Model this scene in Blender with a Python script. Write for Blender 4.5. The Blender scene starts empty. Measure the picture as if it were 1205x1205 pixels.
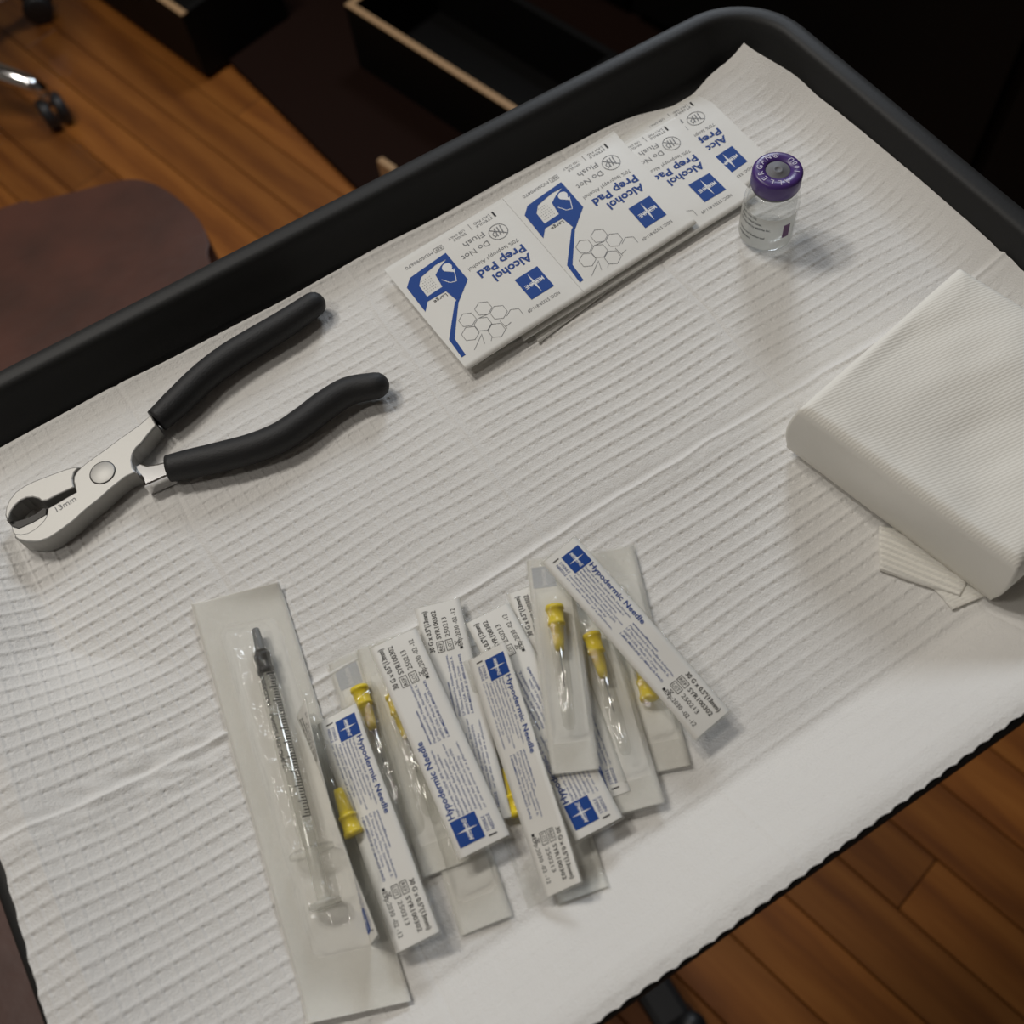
import bpy, math, random
import numpy as np
random.seed(4); rng = np.random.default_rng(4)
S = bpy.context.scene
COL = S.collection

# ---------------------------------------------------------------- camera
CAM = np.array([-.0877, -.1687, 1.205])
RC = np.array([[0.844598, -0.529588, -0.078679], [-0.503889, -0.736589, -0.451145], [0.180966, 0.420682, -0.888976]])
cam = bpy.data.cameras.new('camera'); camo = bpy.data.objects.new('camera', cam); COL.objects.link(camo)
from mathutils import Matrix, Vector
from mathutils.geometry import tessellate_polygon
m = Matrix.Identity(4)
for i in range(3):
    m[i][0] = RC[0][i]; m[i][1] = -RC[1][i]; m[i][2] = -RC[2][i]; m[i][3] = CAM[i]
camo.matrix_world = m
cam.sensor_width = 36; cam.lens = 36; cam.clip_start = .01
cam.dof.use_dof = True; cam.dof.focus_distance = .415; cam.dof.aperture_fstop = 11
S.camera = camo
# ---------------------------------------------------------------- world, lamps, exposure
S.view_settings.view_transform = 'Standard'; S.view_settings.look = 'None'
S.view_settings.gamma = 1; S.view_settings.use_curve_mapping = False
S.view_settings.exposure = -.84
S.cycles.transparent_max_bounces = 40; S.cycles.max_bounces = 12
w = bpy.data.worlds.new('world'); S.world = w; w.use_nodes = True
w.node_tree.nodes['Background'].inputs[0].default_value = (.9, .86, .8, 1)
w.node_tree.nodes['Background'].inputs[1].default_value = .07
def lamp(name, loc, target, size, power, col, shape='DISK'):
    l = bpy.data.lights.new(name, 'AREA'); l.shape = shape; l.size = size; l.energy = power; l.color = col
    o = bpy.data.objects.new(name, l); COL.objects.link(o); o.location = loc
    from mathutils import Vector
    o.rotation_euler = (Vector(target) - Vector(loc)).to_track_quat('-Z', 'Y').to_euler()
    return o
lamp('ceiling_lamp', (-.55, 1.15, 2.55), (-.55, 1.15, 0), .30, 22, (1, .95, .875))
lamp('ceiling_lamp', (-.10, 1.05, 2.55), (-.10, 1.05, 0), .30, 14, (1, .95, .875))
lamp('ceiling_lamp', (-1.0, .25, 2.55), (-1.0, .25, 0), .30, 8, (1, .95, .88))
lamp('wall_lamp', (1.10, 1.40, 1.75), (0, 0, .85), .5, 22, (.82, .90, 1))

# ---------------------------------------------------------------- helpers
T = .85
def at(u, v, z):
    """point of the horizontal plane z that the photograph shows at pixel u, v"""
    d = RC.T @ np.array([(u - 602.5) / 1205, (v - 602.5) / 1205, 1.])
    return CAM + d * ((CAM[2] - z) / -d[2])
def nodes(name):
    mt = bpy.data.materials.new(name); mt.use_nodes = True
    return mt, mt.node_tree.nodes, mt.node_tree.links, mt.node_tree.nodes['Principled BSDF']
def mat(name, col, rough=.5, metal=0, bump=None, spec=None, vary=None, coat=0, trans=0, sheen=0):
    """bump = (scale, strength, distance); vary = (scale, colour2)"""
    mt, N, L, b = nodes(name)
    b.inputs['Base Color'].default_value = (*col, 1); b.inputs['Roughness'].default_value = rough; b.inputs['Metallic'].default_value = metal
    if spec is not None: b.inputs['Specular IOR Level'].default_value = spec
    b.inputs['Coat Weight'].default_value = coat; b.inputs['Transmission Weight'].default_value = trans
    b.inputs['Sheen Weight'].default_value = sheen
    tc = N.new('ShaderNodeTexCoord')
    if bump:
        n = N.new('ShaderNodeTexNoise'); n.inputs['Scale'].default_value = bump[0]; n.inputs['Detail'].default_value = 4
        L.new(tc.outputs['Object'], n.inputs['Vector'])
        bp = N.new('ShaderNodeBump'); bp.inputs['Strength'].default_value = bump[1]; bp.inputs['Distance'].default_value = bump[2]
        L.new(n.outputs['Fac'], bp.inputs['Height']); L.new(bp.outputs['Normal'], b.inputs['Normal'])
    if vary:
        n = N.new('ShaderNodeTexNoise'); n.inputs['Scale'].default_value = vary[0]; n.inputs['Detail'].default_value = 5
        L.new(tc.outputs['Object'], n.inputs['Vector'])
        r = N.new('ShaderNodeValToRGB'); r.color_ramp.elements[0].position = .35; r.color_ramp.elements[1].position = .68
        r.color_ramp.elements[0].color = (*col, 1); r.color_ramp.elements[1].color = (*vary[1], 1)
        L.new(n.outputs['Fac'], r.inputs['Fac']); L.new(r.outputs['Color'], b.inputs['Base Color'])
    return mt
def film_mat(name, milk, rough, bumps, tint=(.985, .985, .975), f0=.05):
    mt, N, L, b = nodes(name); N.remove(b)
    out = N['Material Output']
    tr = N.new('ShaderNodeBsdfTransparent'); tr.inputs[0].default_value = (*tint, 1)
    gl = N.new('ShaderNodeBsdfGlossy'); gl.inputs['Roughness'].default_value = rough
    df = N.new('ShaderNodeBsdfDiffuse'); df.inputs[0].default_value = (.82, .81, .76, 1)
    tl = N.new('ShaderNodeBsdfTranslucent'); tl.inputs[0].default_value = (.82, .81, .76, 1)
    lw = N.new('ShaderNodeLayerWeight'); lw.inputs['Blend'].default_value = .5         # thin-sheet Fresnel, the same from both sides
    pw = N.new('ShaderNodeMath'); pw.operation = 'POWER'; pw.inputs[1].default_value = 5; L.new(lw.outputs['Facing'], pw.inputs[0])
    fr = N.new('ShaderNodeMath'); fr.operation = 'MULTIPLY_ADD'; fr.inputs[1].default_value = .55; fr.inputs[2].default_value = f0
    L.new(pw.outputs[0], fr.inputs[0])
    tc = N.new('ShaderNodeTexCoord'); prev = None
    for sc, st, di in bumps:
        n = N.new('ShaderNodeTexNoise'); n.inputs['Scale'].default_value = sc; n.inputs['Detail'].default_value = 2
        L.new(tc.outputs['Object'], n.inputs['Vector'])
        bp = N.new('ShaderNodeBump'); bp.inputs['Strength'].default_value = st; bp.inputs['Distance'].default_value = di
        L.new(n.outputs['Fac'], bp.inputs['Height'])
        if prev: L.new(prev.outputs['Normal'], bp.inputs['Normal'])
        prev = bp
    if prev:
        L.new(prev.outputs['Normal'], gl.inputs['Normal']); L.new(prev.outputs['Normal'], lw.inputs['Normal'])
    m0 = N.new('ShaderNodeMixShader'); m0.inputs[0].default_value = .5
    L.new(df.outputs[0], m0.inputs[1]); L.new(tl.outputs[0], m0.inputs[2])
    m1 = N.new('ShaderNodeMixShader'); m1.inputs[0].default_value = milk
    L.new(tr.outputs[0], m1.inputs[1]); L.new(m0.outputs[0], m1.inputs[2])
    m2 = N.new('ShaderNodeMixShader')
    L.new(fr.outputs[0], m2.inputs[0]); L.new(m1.outputs[0], m2.inputs[1]); L.new(gl.outputs[0], m2.inputs[2])
    L.new(m2.outputs[0], out.inputs['Surface'])
    return mt

M = {}
M['tray'] = mat('black_plastic', (.016, .016, .016), .55, spec=.32, bump=(900, .15, .0004))
M['pad'] = mat('underpad_tissue', (.79, .775, .745), .9, bump=(1500, .65, .0005), vary=(9, (.76, .745, .72)), spec=.15)
M['paper'] = mat('label_paper', (.83, .815, .77), .6, bump=(300, .12, .0003), spec=.3)
M['foil'] = mat('packet_paper', (.78, .765, .72), .42, bump=(220, .1, .0004), spec=.4)
M['blue'] = mat('blue_ink', (.016, .068, .30), .6, spec=.2)
M['darkblue'] = mat('text_blue_ink', (.024, .068, .27), .6, spec=.2)
M['black'] = mat('black_ink', (.022, .022, .025), .6, spec=.2)
M['grey'] = mat('grey_ink', (.16, .16, .165), .5)
M['white'] = mat('white_ink', (.80, .80, .80), .5)
M['faint'] = mat('show_through_ink', (.52, .535, .57), .6)
M['film'] = film_mat('blister_film', .045, .055, [(150, .5, .003), (700, .35, .0010)])
M['seal'] = film_mat('sealed_film_edge', .20, .05, [(240, .6, .002), (1300, 1., .0012)], f0=.07)
M['clear'] = film_mat('clear_plastic', .03, .08, [(60, .05, .001)], f0=.085)
M['glass'] = film_mat('vial_glass', .015, .015, [(40, .06, .001)], tint=(.96, .965, .965))
M['label'] = film_mat('clear_label', .75, .3, [(300, .05, .0003)])
M['yellow'] = mat('yellow_plastic', (.86, .66, .04), .28, spec=.5); M['rod'] = film_mat('frosted_plastic', .35, .2, [(60, .05, .001)])
M['steel'] = mat('satin_steel', (.36, .355, .34), .50, .75, bump=(700, .12, .0002))
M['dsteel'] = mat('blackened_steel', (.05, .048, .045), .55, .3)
M['chrome'] = mat('chrome', (.75, .75, .75), .12, 1)
M['grip'] = mat('black_foam_grip', (.014, .014, .015), .6, bump=(1500, .4, .0004))
M['rubber'] = mat('black_rubber', (.018, .018, .02), .45)
M['greyrub'] = mat('grey_rubber_stopper', (.17, .17, .185), .6, bump=(800, .2, .0004))
M['purple'] = mat('purple_plastic_cap', (.075, .035, .20), .32, spec=.5)
M['pale'] = mat('lilac_ink', (.62, .58, .75), .5)
M['purpleink'] = mat('purple_ink', (.16, .07, .18), .5)
M['capgrey'] = mat('grey_tip_cap', (.16, .165, .165), .4)
M['black_cab'] = mat('black_lacquer', (.0025, .0022, .002), .6, spec=.2)
M['floor_shade'] = mat('dark_brown_shadow', (.014, .006, .004), .85, spec=.08, bump=(30, .1, .002))  # dark brown that paints the shaded strip of floor
M['tan'] = mat('raw_wood_edge', (.42, .26, .13), .6, bump=(200, .2, .0006))
M['maroon'] = mat('maroon_vinyl', (.085, .030, .019), .45, bump=(60, .25, .002), vary=(12, (.052, .021, .014)))
M['postblack'] = mat('black_powder_coat', (.010, .010, .011), .45)
def gauze_mat():
    mt, N, L, b = nodes('cotton_gauze')
    b.inputs['Base Color'].default_value = (.86, .84, .78, 1); b.inputs['Roughness'].default_value = .95; b.inputs['Specular IOR Level'].default_value = .1
    tc = N.new('ShaderNodeTexCoord'); mp = N.new('ShaderNodeMapping'); mp.inputs['Rotation'].default_value = (0, 0, 1.75)
    L.new(tc.outputs['Object'], mp.inputs['Vector'])
    wv = N.new('ShaderNodeTexWave'); wv.inputs['Scale'].default_value = 260; wv.inputs['Distortion'].default_value = 1.5
    L.new(mp.outputs[0], wv.inputs['Vector'])
    n = N.new('ShaderNodeTexNoise'); n.inputs['Scale'].default_value = 900
    L.new(tc.outputs['Object'], n.inputs['Vector'])
    ad = N.new('ShaderNodeMath'); ad.operation = 'ADD'; L.new(wv.outputs['Fac'], ad.inputs[0]); L.new(n.outputs['Fac'], ad.inputs[1])
    bp = N.new('ShaderNodeBump'); bp.inputs['Strength'].default_value = .22; bp.inputs['Distance'].default_value = .0004
    L.new(ad.outputs[0], bp.inputs['Height']); L.new(bp.outputs[0], b.inputs['Normal'])
    return mt
M['gauze'] = gauze_mat(); M['gauze_side'] = mat('cotton_gauze_fold', (.84, .82, .765), .95, bump=(700, .25, .0004), spec=.1)
def wood_mat():
    mt, N, L, b = nodes('oak_boards'); b.inputs['Roughness'].default_value = .38
    tc = N.new('ShaderNodeTexCoord'); oi = N.new('ShaderNodeObjectInfo')
    mp = N.new('ShaderNodeMapping'); mp.inputs['Scale'].default_value = (.8, 7, 7)
    off = N.new('ShaderNodeVectorMath'); off.operation = 'ADD'
    mul = N.new('ShaderNodeMath'); mul.operation = 'MULTIPLY'; mul.inputs[1].default_value = 37
    L.new(oi.outputs['Random'], mul.inputs[0]); L.new(tc.outputs['Object'], mp.inputs['Vector'])
    L.new(mp.outputs[0], off.inputs[0]); L.new(mul.outputs[0], off.inputs[1])
    wv = N.new('ShaderNodeTexWave'); wv.bands_direction = 'Y'; wv.inputs['Scale'].default_value = .8; wv.inputs['Distortion'].default_value = 9
    wv.inputs['Detail'].default_value = 3; wv.inputs['Detail Scale'].default_value = .7
    L.new(off.outputs[0], wv.inputs['Vector'])
    n = N.new('ShaderNodeTexNoise'); n.inputs['Scale'].default_value = 14; n.inputs['Detail'].default_value = 6
    L.new(off.outputs[0], n.inputs['Vector'])
    mx = N.new('ShaderNodeMath'); mx.operation = 'MULTIPLY_ADD'; mx.inputs[1].default_value = .35
    n2 = N.new('ShaderNodeMath'); n2.operation = 'MULTIPLY'; n2.inputs[1].default_value = .65; L.new(n.outputs['Fac'], n2.inputs[0])
    L.new(wv.outputs['Fac'], mx.inputs[0]); L.new(n2.outputs[0], mx.inputs[2])
    r = N.new('ShaderNodeValToRGB'); e = r.color_ramp.elements
    e[0].position = .2; e[0].color = (.17, .052, .010, 1); e[1].position = .85; e[1].color = (.34, .125, .024, 1)
    x = e.new(.5); x.color = (.26, .087, .015, 1)
    L.new(mx.outputs[0], r.inputs['Fac'])
    hsv = N.new('ShaderNodeHueSaturation'); L.new(r.outputs['Color'], hsv.inputs['Color'])
    v = N.new('ShaderNodeMapRange'); v.inputs['To Min'].default_value = .72; v.inputs['To Max'].default_value = 1.15
    L.new(oi.outputs['Random'], v.inputs['Value']); L.new(v.outputs[0], hsv.inputs['Value'])
    L.new(hsv.outputs[0], b.inputs['Base Color'])
    bp = N.new('ShaderNodeBump'); bp.inputs['Strength'].default_value = .1; bp.inputs['Distance'].default_value = .001
    L.new(mx.outputs[0], bp.inputs['Height']); L.new(bp.outputs[0], b.inputs['Normal'])
    return mt
M['wood'] = wood_mat(); M['plaster'] = mat('painted_plaster', (.42, .40, .36), .85, bump=(60, .1, .001))

def mesh(name, V, F, smooth=False):
    me = bpy.data.meshes.new(name)
    V = np.asarray(V, dtype=np.float64).reshape(-1, 3)
    F = [tuple(int(i) for i in f) for f in F]
    me.from_pydata([tuple(v) for v in V], [], F); me.validate(); me.update()
    if smooth: me.polygons.foreach_set('use_smooth', [True] * len(me.polygons))
    return me
def gridmesh(name, P, smooth=True, close_u=False):
    """P (nu, nv, 3) -> quad mesh, built fast"""
    nu, nv = P.shape[:2]
    idx = np.arange(nu * nv).reshape(nu, nv)
    if close_u: idx = np.vstack([idx, idx[:1]])
    q = np.stack([idx[:-1, :-1], idx[1:, :-1], idx[1:, 1:], idx[:-1, 1:]], -1).reshape(-1, 4)
    me = bpy.data.meshes.new(name)
    me.vertices.add(nu * nv); me.vertices.foreach_set('co', P.reshape(-1).astype(np.float32))
    me.loops.add(q.size); me.loops.foreach_set('vertex_index', q.reshape(-1).astype(np.int32))
    me.polygons.add(len(q)); me.polygons.foreach_set('loop_start', np.arange(0, q.size, 4, dtype=np.int32))
    me.update(); me.validate()
    me.polygons.foreach_set('use_smooth', np.full(len(me.polygons), smooth))
    return me
def recalc(me):
    import bmesh
    b = bmesh.new(); b.from_mesh(me); bmesh.ops.recalc_face_normals(b, faces=b.faces); b.to_mesh(me); b.free()
def org(o):
    p = np.array(o.location[:]); return p if o.parent is None else p + org(o.parent)
def thing(name, label, cat, loc, group=None):
    o = bpy.data.objects.new(name, None); COL.objects.link(o); o.location = tuple(float(x) for x in loc); o.empty_display_size = .02
    o['label'] = label; o['category'] = cat
    if group: o['group'] = group
    return o
def part(name, me, mt, parent=None, label=None):
    """me is in world coordinates; it is moved into the frame of its parent"""
    if parent is not None:
        c = np.empty(len(me.vertices) * 3, np.float32); me.vertices.foreach_get('co', c)
        c = c.reshape(-1, 3) - org(parent).astype(np.float32); me.vertices.foreach_set('co', c.reshape(-1)); me.update()
    o = bpy.data.objects.new(name, me); COL.objects.link(o); me.materials.append(M[mt])
    if parent is not None: o.parent = parent
    if label: o['label'] = label
    return o
def one(name, me, mt, label, cat, loc, group=None):
    c = np.empty(len(me.vertices) * 3, np.float32); me.vertices.foreach_get('co', c)
    c = c.reshape(-1, 3) - np.array(loc, np.float32); me.vertices.foreach_set('co', c.reshape(-1)); me.update()
    o = bpy.data.objects.new(name, me); COL.objects.link(o); me.materials.append(M[mt]); o.location = tuple(float(x) for x in loc)
    o['label'] = label; o['category'] = cat
    if group: o['group'] = group
    return o
def structure(name, me, mt, parent=None):
    o = bpy.data.objects.new(name, me); COL.objects.link(o); me.materials.append(M[mt])
    if parent: o.parent = parent
    else: o['kind'] = 'structure'
    return o
def sm(x): x = np.clip(x, 0, 1); return x * x * (3 - 2 * x)
def noise1(n, k=6, seed=0):
    r = np.random.default_rng(seed); x = np.linspace(0, 1, n); y = np.zeros(n)
    for i in range(1, k + 1): y += r.normal() * np.sin(2 * np.pi * (i * x * 1.3 + r.random())) / i
    return y
def noise2(X, Y, seed, freqs):
    r = np.random.default_rng(seed); h = np.zeros_like(X)
    for f, a in freqs:
        for _ in range(5):
            th = r.random() * 6.283; h += a / 2.2 * np.sin(f * 6.283 * (X * math.cos(th) + Y * math.sin(th)) * (.7 + .6 * r.random()) + r.random() * 6.283)
    return h
def box(c, s, bev=0, name='box', rot=0, seg=2):
    import bmesh
    b = bmesh.new(); bmesh.ops.create_cube(b, size=1)
    for v in b.verts: v.co.x *= s[0]; v.co.y *= s[1]; v.co.z *= s[2]
    if bev: bmesh.ops.bevel(b, geom=b.edges[:], offset=bev, segments=seg, profile=.5, affect='EDGES')
    cr, sr = math.cos(rot), math.sin(rot)
    for v in b.verts: v.co.x, v.co.y, v.co.z = c[0] + v.co.x * cr - v.co.y * sr, c[1] + v.co.x * sr + v.co.y * cr, c[2] + v.co.z
    me = bpy.data.meshes.new(name); b.to_mesh(me); b.free(); return me
def prism(poly, z0, z1, bev=0, holes=False, name='prism', seg=2):
    import bmesh
    b = bmesh.new(); vs = [b.verts.new((p[0], p[1], z0)) for p in poly]
    f = b.faces.new(vs); r = bmesh.ops.extrude_face_region(b, geom=[f])
    for v in [g for g in r['geom'] if isinstance(g, bmesh.types.BMVert)]: v.co.z = z1
    bmesh.ops.recalc_face_normals(b, faces=b.faces)
    if bev:
        top = [e for e in b.edges if all(abs(v.co.z - z1) < 1e-7 for v in e.verts)]
        bmesh.ops.bevel(b, geom=top, offset=bev, segments=seg, profile=.5, affect='EDGES', clamp_overlap=True)
    bmesh.ops.triangulate(b, faces=[f for f in b.faces if len(f.verts) > 4])
    me = bpy.data.meshes.new(name); b.to_mesh(me); b.free(); return me
def frame(d):
    d = np.asarray(d, float); d = d / np.linalg.norm(d)
    a = np.array([0, 0, 1.]) if abs(d[2]) < .9 else np.array([1., 0, 0])
    e1 = np.cross(a, d); e1 /= np.linalg.norm(e1); return d, e1, np.cross(d, e1)
def lathe(o, d, prof, n=32, name='lathe', e=None):
    """prof = [(distance along d, radius)]"""
    d, e1, e2 = frame(d) if e is None else e
    a = np.linspace(0, 2 * np.pi, n, endpoint=False); pr = np.array(prof, float)
    P = np.asarray(o) + pr[None, :, 0, None] * d + pr[None, :, 1, None] * (np.cos(a)[:, None, None] * e1 + np.sin(a)[:, None, None] * e2)
    me = gridmesh(name, P, True, True); return me
def tube(pts, rad, n=14, name='tube', flat=1.0, cap=True):
    """round tube through pts; rad scalar or list; flat squashes it in height"""
    p = np.array(pts, float); k = len(p); r = np.full(k, rad) if np.isscalar(rad) else np.array(rad)
    tan = np.gradient(p, axis=0); tan /= np.linalg.norm(tan, axis=1)[:, None]
    V = []; F = []
    for i in range(k):
        e1 = np.cross([0, 0, 1], tan[i]); 
        if np.linalg.norm(e1) < 1e-4: e1 = np.array([1., 0, 0])
        e1 /= np.linalg.norm(e1); e2 = np.cross(tan[i], e1)
        for j in range(n):
            a = 2 * math.pi * j / n; V.append(p[i] + r[i] * (math.cos(a) * e1 + math.sin(a) * flat * e2))
    for i in range(k - 1):
        for j in range(n): F.append((i * n + j, i * n + (j + 1) % n, (i + 1) * n + (j + 1) % n, (i + 1) * n + j))
    if cap: F.append(tuple(range(n))[::-1]); F.append(tuple((k - 1) * n + j for j in range(n)))
    return mesh(name, V, F, True)
def spline(pts, n):
    p = np.array(pts, float); k = len(p); P = np.vstack([2 * p[0] - p[1], p, 2 * p[-1] - p[-2]]); out = []
    for x in np.linspace(0, k - 1 - 1e-9, n):
        i = int(x); t = x - i; a, b, c, d = P[i:i + 4]
        out.append(.5 * (2 * b + (c - a) * t + (2 * a - 5 * b + 4 * c - d) * t * t + (3 * b - a - 3 * c + d) * t ** 3))
    return np.array(out)

# flat print: lettering, rules and blocks laid out in millimetres (x right, y down), then laid on a surface
_tc = {}
def glyphs(s, bold):
    if (s, bold) not in _tc:
        cu = bpy.data.curves.new('lettering', 'FONT'); cu.body = s; cu.resolution_u = 2; cu.offset = bold
        o = bpy.data.objects.new('lettering', cu); COL.objects.link(o)
        dg = bpy.context.evaluated_depsgraph_get(); ev = o.evaluated_get(dg); me = ev.to_mesh()
        v = np.array([x.co[:2] for x in me.vertices]); f = [tuple(p.vertices) for p in me.polygons]
        ev.to_mesh_clear(); bpy.data.objects.remove(o); bpy.data.curves.remove(cu)
        _tc[(s, bold)] = (v, f)
    return _tc[(s, bold)]
class Print:
    def __init__(s): s.d = {}
    def _a(s, ink, V, F):
        v, f = s.d.setdefault(ink, ([], [])); n = len(v); v.extend(V); f.extend(tuple(i + n for i in q) for q in F)
    def text(s, ink, t, x, y, w, h, bold=0.0, ang=0, slant=0):
        """baseline starts at x, y (mm); w = width, h = capital height; ang turns it clockwise"""
        v, f = glyphs(t, bold); hx = v[:, 0].max(); c, q = math.cos(ang), math.sin(ang)
        if w is None: w = (hx - v[:, 0].min()) / .69 * h
        X = (v[:, 0] - v[:, 0].min()) / (hx - v[:, 0].min()) * w; Y = v[:, 1] / .69 * h
        X = X + slant * Y
        s._a(ink, [(x + a * c + b * q, y + a * q - b * c) for a, b in zip(X, Y)], f)
    def poly(s, ink, pts, mx=2.0):
        tri = [tuple((float(p[0]), float(p[1])) for p in (pts[i], pts[j], pts[k])) for i, j, k in tessellate_polygon([[Vector((p[0], p[1], 0)) for p in pts]])]
        while tri:                                                    # cut into pieces small enough to follow a curved surface
            t = tri.pop(); e = [math.dist(t[i], t[(i + 1) % 3]) for i in range(3)]; i = e.index(max(e))
            if e[i] <= mx: s._a(ink, t, [(0, 1, 2)]); continue
            a, b, c = t[i], t[(i + 1) % 3], t[(i + 2) % 3]; m_ = ((a[0] + b[0]) / 2, (a[1] + b[1]) / 2)
            tri += [(a, m_, c), (m_, b, c)]
    def rect(s, ink, x0, y0, x1, y1, n=8):
        m_ = max(1, int(math.ceil((y1 - y0) / 1.5))); n = max(n, int(math.ceil((x1 - x0) / 1.5))); V = []; F = []
        for i in range(n + 1):
            for j in range(m_ + 1): V.append((x0 + (x1 - x0) * i / n, y0 + (y1 - y0) * j / m_))
        for i in range(n):
            for j in range(m_): q = i * (m_ + 1) + j; F.append((q, q + m_ + 1, q + m_ + 2, q + 1))
        s._a(ink, V, F)
    def line(s, ink, pts, t, closed=False):
        pts = list(pts) + ([pts[0]] if closed else [])
        for (x0, y0), (x1, y1) in zip(pts, pts[1:]):
            l = math.hypot(x1 - x0, y1 - y0) or 1; nx, ny = -(y1 - y0) / l * t / 2, (x1 - x0) / l * t / 2
            k = max(1, int(l / 2)); V = []
            for i in range(k + 1): f = i / k; x, y = x0 + (x1 - x0) * f, y0 + (y1 - y0) * f; V += [(x + nx, y + ny), (x - nx, y - ny)]
            s._a(ink, V, [(2 * i, 2 * i + 2, 2 * i + 3, 2 * i + 1) for i in range(k)])
    def box(s, ink, x0, y0, x1, y1, t): s.line(ink, [(x0, y0), (x1, y0), (x1, y1), (x0, y1)], t, True)
    def circle(s, ink, x, y, r, t): s.line(ink, [(x + r * math.cos(a), y + r * math.sin(a)) for a in np.linspace(0, 6.2832, 25)[:-1]], t, True)
    def build(s, fn, parent, names):
        """fn maps (x, y, layer) arrays to world points"""
        for ink, (v, f) in s.d.items():
            v = np.array(v); me = mesh(ink + '_print', fn(v[:, 0], v[:, 1], 1.6 if ink in ('white',) else 1.0), f)
            part(names.get(ink, ink + '_print'), me, ink, parent)

# ---------------------------------------------------------------- setting: oak floor
dirv = np.array([.235, -.972]); dirv /= np.linalg.norm(dirv); nrm = np.array([-dirv[1], dirv[0]]); PW = .0715
fl = structure('floor', box((0, .6, -.03), (6, 6, .024), name='floor'), 'wood')
for nm, c, d in (('wall_back', (0, 3.05, 1.35), (6, .1, 2.7)), ('wall_left', (-2.6, .6, 1.35), (.1, 5, 2.7)), ('wall_right', (2.6, .6, 1.35), (.1, 5, 2.7)), ('wall_front', (0, -1.95, 1.35), (6, .1, 2.7)), ('ceiling', (0, .6, 2.75), (6, 6, .1))):
    structure(nm, box(c, d, name=nm), 'plaster')
plank_mesh = {}
for ln in (.8, 1.2, 1.6, 2.0):
    import bmesh
    me = box((0, 0, 0), (ln - .0012, PW - .0012, .018), .0012, 'floor_plank', seg=1); me.materials.append(M['wood']); plank_mesh[ln] = me
ang = math.atan2(dirv[1], dirv[0]); q0 = .1843 + nrm[0] * 0
for i in range(-32, 36):
    q = .1475 + .2145 - .178 + PW * (i + .5); r = -3.3 + random.random() * 1.2
    while r < 2.4:
        ln = random.choice(list(plank_mesh)); c = nrm * q + dirv * (r + ln / 2); r += ln
        ends = [c - dirv * ln / 2, c + dirv * ln / 2]
        if max(abs(e_[0]) for e_ in ends) > 2.5 or min(e_[1] for e_ in ends) < -1.85 or max(e_[1] for e_ in ends) > 2.95: continue
        o = bpy.data.objects.new('floor_plank', plank_mesh[ln]); COL.objects.link(o); o.parent = fl
        o.location = (c[0], c[1], -.009 + random.uniform(-.0003, .0003)); o.rotation_euler = (0, 0, ang)

# ---------------------------------------------------------------- furniture behind the tray
def along(a, k, off=0): return np.array(a) + dirv * k + nrm * off
# low black boxes with raw wooden front edges, standing on a dark sheet that stands in for the floor shadow
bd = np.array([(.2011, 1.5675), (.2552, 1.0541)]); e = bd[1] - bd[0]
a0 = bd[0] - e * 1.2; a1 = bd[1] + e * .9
shade_sheet = prism([tuple(a0), tuple(a1), (a1[0] + .9, a1[1] + .15), (a0[0] + .9, a0[1])], .0005, .012, .004, name='floor_shadow')  # thin dark sheet laid where the floor is only in shadow
one('floor_shadow', shade_sheet, 'floor_shade', 'dark brown sheet standing in for the shadow on the oak floor under the low black boxes', 'painted shadow', (*((a0 + a1) / 2), .0))
def bin_(name, corner, length, depth, h, label, knob=False):
    c = np.array(corner); t = thing(name, label, 'box', (*along(c, length / 2, depth / 2), .012), 'low boxes with raw wooden edges')
    th = .012; rot = math.atan2(dirv[1], dirv[0])
    def slab(nm, k0, k1, o0, o1, z0, z1, mt, parent=t, lb=None, bev=.001):
        p = along(c, (k0 + k1) / 2, (o0 + o1) / 2)
        return part(nm, box((*p, (z0 + z1) / 2), (k1 - k0, o1 - o0, z1 - z0), bev, nm, rot), mt, parent, lb)
    f = slab('front_panel', 0, length, 0, th, .012, h - .003, 'black_cab')
    slab('wooden_edge', 0, length, 0, th, h - .003, h, 'tan', f, 'raw tan wood edge')
    s = slab('side_panel', 0, th, th, depth, .012, h - .003, 'black_cab')
    slab('wooden_edge', 0, th, th, .05, h - .003, h, 'tan', s, 'raw tan wood edge')
    slab('side_panel', length - th, length, th, depth, .012, h, 'black_cab')
    slab('back_panel', th, length - th, depth - th, depth, .012, h, 'black_cab')
    slab('bottom_panel', th, length - th, th, depth - th, .012, .02, 'black_cab')
    return t
bin_('storage_box', at(405, 5, .131)[:2], .42, .19, .131, 'low black box with a long raw tan edge, beyond the middle of the tray')
p = at(213, 18, .131)[:2]
bin_('storage_box', p - dirv * .42, .42, .19, .131, 'low black box showing only its tan corner, nearer the castors')
k = at(455, 191, .10); kt = thing('wooden_handle', 'small tan wooden handle peeping over the long tray rim', 'handle', (k[0], k[1], .012))
part('grip', box((k[0], k[1], .055), (.036, .012, .086), .003, 'grip', math.atan2(dirv[1], dirv[0])), 'tan', kt)
cb = along(at(580, 0, .13)[:2], -.55, .012); CL = 2.6
ct = thing('cabinet', 'tall black cabinet filling the dark corner beyond the tray', 'cabinet', (*along(cb, CL / 2, .3), 0))
def cslab(nm, k0, k1, o0, o1, z0, z1, mt='black_cab', parent=ct):
    p = along(cb, (k0 + k1) / 2, (o0 + o1) / 2)
    return part(nm, box((*p, (z0 + z1) / 2), (k1 - k0, o1 - o0, z1 - z0), .003, nm, math.atan2(dirv[1], dirv[0])), mt, parent)
cslab('carcass', 0, CL, .22, .75, .0, .86)
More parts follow.
